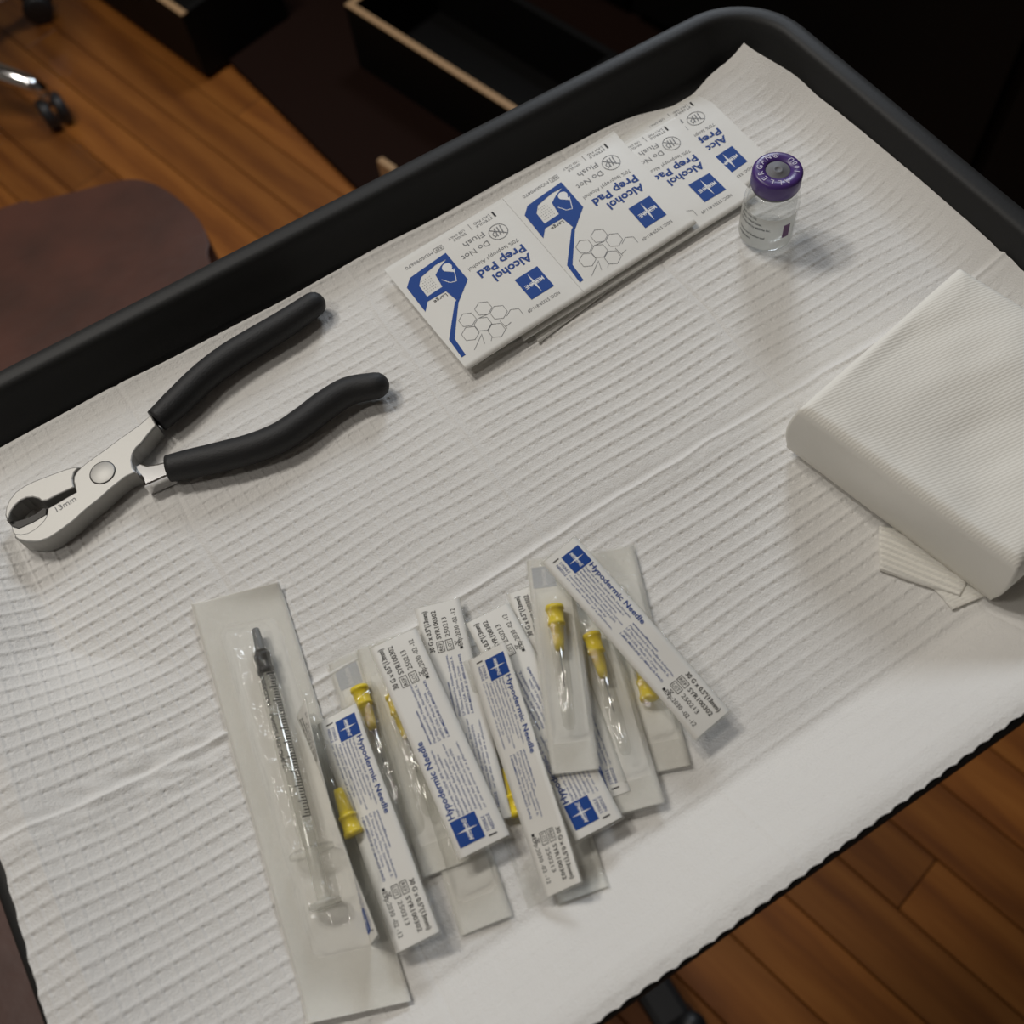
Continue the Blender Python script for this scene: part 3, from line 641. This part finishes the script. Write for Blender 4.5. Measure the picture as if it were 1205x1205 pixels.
# ---------------------------------------------------------------- alcohol prep pads
def pad_print():
    pr = Print()
    pr.rect('blue', 8.7, 42.5, 21.0, 56.0, 2)
    pr.text('white', 'MEDLINE', 9.9, 50.4, 9.8, 2.1, .01, 0, .2); sparkle(pr, 14.8, 49.3, 5.6)
    # text-up on the packet is +y of this frame, so each line runs along x with its top towards +y
    def tx(ink, s, x, y, w, h, b=0):
        v, f = glyphs(s, b); X = (v[:, 0] - v[:, 0].min()) / np.ptp(v[:, 0]) * w; Y = v[:, 1] / .69 * h
        pr._a(ink, [(x + a, y + c) for a, c in zip(X, Y)], f)
    del pr.d['white'][0][:], pr.d['white'][1][:]
    tx('white', 'MEDLINE', 10.0, 48.2, 9.6, 2.2, .012); sparkle(pr, 14.8, 49.3, 5.8)
    tx('darkblue', 'Alcohol', 7.6, 34.0, 20.0, 4.2, .03); tx('darkblue', 'Prep Pad', 7.4, 28.0, 24.6, 4.2, .03)
    tx('grey', '70% Isopropyl Alcohol', 7.4, 23.8, 26.6, 2.0)
    tx('grey', 'Do Not', 18.6, 16.2, 14.2, 3.0); tx('grey', 'Flush', 17.8, 10.6, 10.6, 3.0)
    tx('black', '1', 7.6, 3.8, .9, 3.4, .0); tx('grey', 'STERILE', 9.6, 6.0, 8.8, 1.3); tx('grey', '2-PLY PAD', 9.6, 3.9, 8.8, 1.3)
    pr.line('grey', [(20.6, 2.8), (20.6, 7.0)], .25)
    tx('grey', 'SINGLE', 24.0, 6.0, 6.6, 1.3); tx('grey', 'USE ONLY', 23.6, 3.9, 8.6, 1.3)
    pr.box('grey', 36.2, 4.8, 40.6, 7.4, .2); tx('grey', 'REF', 36.8, 5.2, 3.2, 1.7); tx('grey', 'MDS090670', 41.6, 5.2, 14.2, 1.7)
    pr.circle('grey', 11.9, 15.4, 4.4, .35)
    pr.line('grey', [(9.0, 18.4), (14.9, 12.4)], .45)
    for k in range(3): pr.line('grey', [(9.6 + k * 1.5, 12.6), (10.4 + k * 1.5, 17.6)], .55)
    pr.line('grey', [(13.2, 16.2), (14.6, 17.4), (14.9, 15.2), (13.4, 14.2)], .4)
    B = lambda p: pr.poly('blue', p)
    B([(37.0, 10.1), (56.9, 11.6), (53.0, 14.6), (44.0, 12.9), (38.7, 13.4)])
    B([(56.9, 11.6), (60.8, 15.2), (61.3, 31.5), (57.6, 27.5), (56.3, 25.2), (56.0, 18.0), (53.0, 14.6)])
    B([(57.6, 27.5), (48.3, 28.1), (48.2, 25.0), (56.3, 25.2)])
    B([(37.0, 10.1), (38.7, 13.4), (43.0, 15.0), (47.2, 17.6), (48.2, 25.0), (48.3, 28.1), (47.0, 36.6), (37.1, 28.8)])
    B([(45.2, 34.2), (48.4, 35.6), (61.2, 50.4), (59.0, 51.6)])
    B([(61.2, 50.4), (61.9, 61.4), (59.8, 61.4), (59.0, 51.6)])
    for i in range(6):
        for j in range(6):
            x, y = 49.6 + j * 1.05, 16.4 + i * 1.35
            if x < 55.4 - (0 if i > 1 else 1.2): pr.rect('grey', x, y, x + .32, y + .32, 1)
    dr = [(40.9 + 2.3 * math.cos(a), 17.4 + 2.3 * math.sin(a)) for a in np.linspace(2.2, 2.2 + 4.6, 12)]
    pr.poly('white', dr + [(39.3, 22.0)])
    pr.rect('blue', 40.0, 17.1, 41.9, 17.8, 1); pr.rect('blue', 40.6, 16.4, 41.3, 18.6, 1)
    pr.line('white', [(38.8, 19.8), (41.6, 26.4), (44.2, 25.4), (46.4, 21.6)], .35)
    tx('black', 'Large', 48.9, 28.9, 6.6, 1.9)
    def hexa(x, y, r=4.3, k=6, a0=.5):
        p = [(x + r * math.cos(a0 + i * math.pi / 3), y + r * math.sin(a0 + i * math.pi / 3)) for i in range(6)][:k]
        pr.line('grey', p, .22, k == 6)
    for x, y in ((49.2, 47.0), (40.4, 46.4), (36.2, 52.4), (52.2, 53.8), (45.2, 53.2), (42.2, 59.6)): hexa(x, y, 3.9)
    hexa(31.4, 58.2, 3.7, 4, 2.6)
    for a, b in (((49, 57.5), (55.5, 61.8)), ((48.5, 57), (50.2, 62)), ((45.6, 61), (47.2, 62.6)), ((38.4, 56.4), (38.0, 61.6)), ((34.8, 60), (38.0, 60.6)), ((40.4, 50.3), (45, 49.4))):
        pr.line('grey', [a, b], .22)
    tx('grey', 'NDC: 53329-811-09', 8.8, 59.4, 17, 1.6)
    return pr
def prep_strip(TLp, TRp, BRp, BLp, z, label, lift=(0, 0, 0, 0), seed=0):
    """corners as pixels at height z (top-left, top-right, bottom-right, bottom-left of the strip as seen)"""
    c = [at(*p, T + z + l) for p, l in zip((TLp, TRp, BRp, BLp), lift)]; TL, TR, BR, BL = c
    root = thing('prep_pad_strip', label, 'prep pad', (*((TL + BR) / 2)[:2], T), 'strips of alcohol prep pads')
    Lx = (np.linalg.norm(TR - TL) + np.linalg.norm(BR - BL)) / 2; Ly = (np.linalg.norm(BL - TL) + np.linalg.norm(BR - TR)) / 2
    def P(a, b, n):                                                      # a: 0 right .. 1 left, b: 0 far .. 1 near
        a = np.asarray(a, float); b = np.asarray(b, float); n = np.asarray(n, float) + 0 * a + 0 * b; a = a + 0 * n; b = b + 0 * n
        p = (TR * (1 - a)[..., None] + TL * a[..., None]) * (1 - b)[..., None] + (BR * (1 - a)[..., None] + BL * a[..., None]) * b[..., None]
        p = p.copy(); p[..., 2] += n + .0003 * np.sin(a * 6 + seed) * np.sin(b * 5 + seed)
        return p
    pr = pad_print()
    for k in (0, 1):
        a0, a1 = k * .5 + (.0006 if k else 0), k * .5 + (.5 if k else .4994)
        a = np.linspace(a0, a1, 30)[:, None]; b = np.linspace(0, 1, 26)[None, :]; u = (a - k * .5) * 2
        pf = lambda u, b: .0004 * sm((.5 - np.abs(u - .5)) / .2) * sm((.5 - np.abs(b - .5)) / .2)
        loop = np.concatenate([P(a, b, .00045 + pf(u, b)), P(a, b, 0 * a)[:, ::-1]], 1).transpose(1, 0, 2)
        pk = part('packet', gridmesh('packet', loop, True, True), 'foil', root)
        def fn(x, y, kk, k=k):
            u = x / 63.5; b = y / 68.
            return P(k * .5 + u * .5, b, .00045 + pf(u, b) + .0001 * kk)
        pr.build(fn, pk, {'blue': 'blue_emblem', 'white': 'white_lettering', 'darkblue': 'blue_lettering', 'black': 'black_lettering', 'grey': 'grey_lettering'})
    return root
prep_strip((556, 262), (823, 108), (914, 194), (634, 404), .0008, 'lowest alcohol prep pad strip, its blue-lettered end behind the vial', seed=1)
prep_strip((536, 274), (792, 137), (890, 231), (616, 402), .0030, 'middle alcohol prep pad strip, half covered by the uppermost one', seed=2)
prep_strip((452, 318), (722, 155), (820, 263), (550, 436), .0052, 'uppermost alcohol prep pad strip, two whole packets with blue emblems', seed=3)

# ---------------------------------------------------------------- vial
def vial():
    c = np.array([.1500, .0525]); z = T + .0008; o = np.array([*c, z]); H = .0375
    root = thing('vial', 'small clear glass vial with a purple cap standing on the underpad', 'vial', (*c, z))
    R = .0118
    gb = part('glass_body', lathe(o, (0, 0, 1), [(.0012, 0), (.0006, .006), (0, R * .86), (.0006, R * .96), (.002, R), (.0205, R), (.0232, R * .97), (.0256, R * .86), (.0272, R * .70), (.0280, .0066), (.0300, .0066)], 56), 'glass', root)
    part('inner_wall', lathe(o, (0, 0, 1), [(.0034, 0), (.0030, .005), (.0024, R * .80), (.0040, R * .89), (.0205, R * .89), (.0228, R * .86), (.0248, R * .75), (.0266, R * .56), (.030, .0052)], 48), 'glass', root)
    part('crimp_collar', lathe(o, (0, 0, 1), [(.0285, .0066), (.0285, .0096), (.0300, .0098), (.0302, .0090)], 40), 'greyrub', root, 'grey collar under the cap')
    cp = part('flip_cap', lathe(o, (0, 0, 1), [(.0300, .0060), (.0300, .0100), (.0304, .01035), (.0362, .01035), (.0371, .0099), (H, .0090), (H, .0053), (.0368, .0050)], 56), 'purple', root)
    part('rubber_stopper', lathe(o, (0, 0, 1), [(.0366, .0052), (.0369, .0050), (.0372, .0046), (.0371, .0022), (.0375, .0020), (.0375, .0012), (.0372, .0010), (.0372, 0)], 32), 'greyrub', root)
    # ring lettering on the cap: each letter turned about the axis
    def ring(s, a0, da, r, h, flip):
        V = []; F = []
        for i, ch in enumerate(s):
            if ch == ' ': continue
            v, f = glyphs(ch, .015); a = a0 + da * i; w = np.ptp(v[:, 0]); sc = h / .69
            X = (v[:, 0] - v[:, 0].min() - w / 2) * sc; Y = v[:, 1] * sc - h / 2
            er = np.array([math.cos(a), math.sin(a)]); et = np.array([-er[1], er[0]])
            p = er * r + (X[:, None] * et * (-1) + Y[:, None] * er) if not flip else er * r + (X[:, None] * et - Y[:, None] * er)
            n = len(V); V += [(c[0] + q[0], c[1] + q[1], z + H + .00012) for q in p]; F += [tuple(k + n for k in g) for g in f]
        return V, F
    # directions in the tray plane measured from the photograph
    V, F = ring('ALLERGAN\u00ae', math.radians(-98), math.radians(-25.3), .0075, .0023, False)
    V2, F2 = ring('100U', math.radians(-46), math.radians(17.5), .0075, .0021, True)
    n = len(V); V += V2; F += [tuple(k + n for k in g) for g in F2]
    part('cap_lettering', mesh('cap_lettering', V, F), 'pale', cp)
    # paper label round the body
    ac = math.atan2(CAM[1] - c[1], CAM[0] - c[0]) - .05
    a = np.linspace(ac - 1.45, ac + 1.25, 40)[:, None]; h = np.linspace(.0025, .0204, 4)[None, :]; rl = R + .00008
    Pl = np.stack([c[0] + rl * np.cos(a) + 0 * h, c[1] + rl * np.sin(a) + 0 * h, z + h + 0 * a], -1)
    lb = part('label', gridmesh('label', Pl), 'label', root, 'translucent white label')
    pr = Print(); ls = [('Sterile, Unit Vial.', 2.6), ('Dublin, United States.', 5.0), ('Distributed by AbbVie Inc.', 7.5), ('Storage and Number and', 12.4), ('dosage insert.', 14.9)]
    for i, (s, y) in enumerate(ls): pr.text('black', s, 3.2, y, [9, 11.5, 15.5, 13.5, 7.5][i], 1.3, .01)
    pr.rect('purpleink', 24.2, 5, 27.5, 12.5, 4)
    def cyl(x, y, kk):
        an = ac - 1.35 + x / (rl * 1000); r2 = rl + .0001
        return np.stack([c[0] + r2 * np.cos(an), c[1] + r2 * np.sin(an), z + .0212 - y / 1000], -1)
    pr.build(cyl, lb, {'black': 'label_print', 'purpleink': 'purple_block'})
vial()

# ---------------------------------------------------------------- pliers
def pliers():
    zt = T + .0102; zb = T + .0012
    def c7(pts): return [at(x / 5.02, 520 + y / 5.02, zt)[:2] for x, y in pts]
    o = at(120, 555, T)
    root = thing('pliers', 'steel hole-punch pliers with long black foam handle grips on the underpad', 'pliers', (*o[:2], T))
    hole_up = [(245, 350), (225, 335), (190, 326), (155, 330), (120, 347), (90, 375), (65, 410), (52, 450)]
    up = [(440, 268), (350, 308), (280, 345)] + hole_up + [(38, 458), (28, 430), (35, 385), (55, 340), (90, 295), (140, 260), (200, 230), (290, 195), (380, 162), (440, 146), (472, 148), (440, 178), (430, 215), (434, 245)]
    low = [(446, 296), (400, 322), (340, 358), (280, 392), (276, 425), (262, 455), (240, 482), (205, 512), (165, 535), (125, 543), (90, 540), (84, 562), (105, 578), (150, 588), (195, 590), (235, 588), (290, 568), (350, 530), (430, 470), (510, 398), (590, 335), (650, 280), (700, 240), (745, 205), (802, 180),
           (785, 150), (778, 110), (785, 70), (805, 35), (835, 8), (880, -50), (925, -100), (890, -165), (830, -110), (760, -60), (700, -18), (640, 28), (560, 85), (500, 128), (455, 170), (434, 205), (432, 235), (440, 265)]
    part('upper_jaw', prism(c7(up), zb, zt, .0006, name='upper_jaw'), 'steel', root)
    lj = part('lower_jaw', prism(c7(low), zb, zt, .0006, name='lower_jaw'), 'steel', root)
    die = [(34, 458), (60, 468), (100, 466), (150, 452), (210, 424), (255, 388), (276, 392), (272, 432), (200, 472), (112, 512), (66, 496)]
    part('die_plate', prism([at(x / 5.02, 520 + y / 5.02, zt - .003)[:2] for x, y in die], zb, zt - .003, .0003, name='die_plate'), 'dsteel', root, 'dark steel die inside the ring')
    rc = [(66, 496), (112, 512), (200, 472), (274, 428), (280, 440), (262, 470), (215, 520), (160, 560), (100, 560), (78, 535)]
    part('recessed_face', prism([at(x / 5.02, 520 + y / 5.02, zt - .0015)[:2] for x, y in rc], zb, zt - .0015, .0003, name='recessed_face'), 'steel', root)
    sh = [(800, 175), (835, 215), (850, 262), (905, 240), (960, 215), (1010, 195), (990, 110), (930, 125), (870, 135), (830, 120), (790, 140)]
    part('handle_shank', prism([at(x / 5.02, 520 + y / 5.02, zt - .002)[:2] for x, y in sh], zb, zt - .002, .001, name='handle_shank'), 'chrome', root, 'polished steel shank')
    cc = at(606 / 5.02, 520 + 182 / 5.02, zt); r_ = np.linalg.norm(cc - at(677 / 5.02, 520 + 182 / 5.02, zt))
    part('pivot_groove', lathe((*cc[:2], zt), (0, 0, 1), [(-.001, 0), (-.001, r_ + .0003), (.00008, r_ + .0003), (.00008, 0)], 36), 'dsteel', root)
    part('pivot_pin', lathe((*cc[:2], zt), (0, 0, 1), [(-.001, 0), (-.001, r_), (.0002, r_), (.0003, r_ - .0003), (.0003, 0)], 36), 'steel', root)
    # stamped size
    a = at(338 / 5.02, 520 + 415 / 5.02, zt); b = at(452 / 5.02, 520 + 345 / 5.02, zt); d = (b - a)[:2]; w_ = np.linalg.norm(d) * 1000; d /= np.linalg.norm(d); nn = np.array([-d[1], d[0]])
    pr = Print(); pr.text('grey', '13mm', 0, 0, w_, 2.6)
    pr.build(lambda x, y, k: np.stack([a[0] + d[0] * x / 1000 - nn[0] * y / 1000, a[1] + d[1] * x / 1000 - nn[1] * y / 1000, np.full(len(x), zt + .0001)], -1), lj, {'grey': 'stamped_size'})
    s = 2.51
    def grip(pts, rad, nm):
        zc = T + .0072
        c = spline([at(x / s, 320 + y / s, zc) for x, y in pts], 40); r = np.interp(np.linspace(0, 1, 40), np.linspace(0, 1, len(rad)), rad)
        dd = np.linalg.norm(np.gradient(c, axis=0), axis=1)[-1]
        e = (c[-1] - c[-2]) / np.linalg.norm(c[-1] - c[-2]); re2 = r[-1]
        cap = [c[-1] + e * re2 * math.sin(q) for q in (.4, .8, 1.15, 1.45)]; rc = [re2 * math.cos(q) for q in (.4, .8, 1.15, 1.45)]
        me = tube(list(c) + cap, list(r) + rc, 22, nm, flat=1.0); part('handle_grip', me, 'grip', root)
    grip([(463, 440), (520, 388), (600, 312), (680, 252), (760, 203), (850, 148), (925, 97)], [.0052, .0060, .0062, .0064, .0063, .0060, .0055], 'handle_grip')
    grip([(498, 581), (560, 567), (650, 547), (750, 520), (830, 487), (900, 440), (960, 394), (1030, 352), (1110, 336)], [.0055, .0060, .0062, .0062, .0062, .0062, .0062, .0060, .0056], 'handle_grip')
pliers()

# ---------------------------------------------------------------- gauze
def cloth_pad(name, c, z0, z1, label, seed, rib=0, und=.0012, bulge=.0015, group=None, n=90):
    """folded pad with four corners c (counter-clockwise from the left), soft rounded edges"""
    C = np.array(c); u = np.linspace(0, 1, n)[:, None]; v = np.linspace(0, 1, n)[None, :]
    p = (C[0] * (1 - u)[..., None] + C[1] * u[..., None]) * (1 - v)[..., None] + (C[3] * (1 - u)[..., None] + C[2] * u[..., None]) * v[..., None]
    e = np.minimum(np.minimum(u, 1 - u) * np.linalg.norm(C[1] - C[0]), np.minimum(v, 1 - v) * np.linalg.norm(C[3] - C[0]))
    drop = .0022 * np.clip(1 - e / .0035, 0, 1) ** 2 * min(1, (z1 - z0) / .02)
    top = np.zeros((n, n, 3)); top[..., :2] = p
    top[..., 2] = z1 - drop + noise2(p[..., 0], p[..., 1], seed, [(13, und), (26, und * .25), (60, und * .03)]) * np.clip(e / .008, .25, 1)
    if rib: top[..., 2] += .0004 * np.sin((p[..., 0] * .85 + p[..., 1] * .5) * 6.283 / .0023)
    per = [(i, 0) for i in range(n)] + [(n - 1, j) for j in range(1, n)] + [(i, n - 1) for i in range(n - 2, -1, -1)] + [(0, j) for j in range(n - 2, 0, -1)]
    ctr = C.mean(0); V = [tuple(q) for q in top.reshape(-1, 3)]; F = []
    for i in range(n - 1):
        for j in range(n - 1): F.append((i * n + j, (i + 1) * n + j, (i + 1) * n + j + 1, i * n + j + 1))
    ntop = len(F); ring = [i * n + j for i, j in per]; K = 10; r = np.random.default_rng(seed)
    for k in range(1, K + 1):
        f = k / K; new = []
        for m_, (i, j) in enumerate(per):
            q = top[i, j]; d = q[:2] - ctr; d = d / np.linalg.norm(d)
            off = bulge * math.sin(math.pi * min(1, f * 1.05)) * (1 + .3 * math.sin(m_ * .11 + seed))
            new.append(len(V)); V.append((*(q[:2] + d * off), q[2] + (z0 - q[2]) * f))
        for a in range(len(per)): F.append((ring[a], ring[(a + 1) % len(per)], new[(a + 1) % len(per)], new[a]))
        ring = new
    F.append(tuple(ring)[::-1]); me = mesh(name, V, F, True); recalc(me)
    o = one(name, me, 'gauze', label, 'gauze', (*ctr, z0), group); me.materials.append(M['gauze_side'])
    me.polygons.foreach_set('material_index', np.array([0 if i < ntop else 1 for i in range(len(me.polygons))], np.int32)); return o
zt = T + .0330
gl = at(941, 478, zt)[:2]; gt = at(1131, 312, zt)[:2]; gb = at(1201, 667, zt)[:2]; gr = gt + (gb - gl)
gr = gr - (gr - gt) * np.maximum(0, 0)
GN = gt - gl; 
cloth_pad('gauze_stack', [gl, gb, gr * 1.0, gt], T + .0035, zt, 'thick soft stack of folded white gauze on the right of the underpad', 3, und=.0036, bulge=.0022, group=None)
def low_pad(pts, z0, z1, label, seed):
    cloth_pad('gauze_pad', [at(u, v, T + z1)[:2] for u, v in pts], T + z0, T + z1, label, seed, rib=1, und=.0005, bulge=.0004, group='single gauze pads under the stack', n=60)
low_pad([(1036, 618), (1037, 668), (1130, 700), (1160, 640)], .0008, .0034, 'ribbed gauze pad peeping out under the left side of the thick stack', 5)
low_pad([(1085, 672), (1122, 716), (1300, 640), (1240, 570)], .0006, .0022, 'gauze pad sticking out under the near corner of the thick stack', 6)
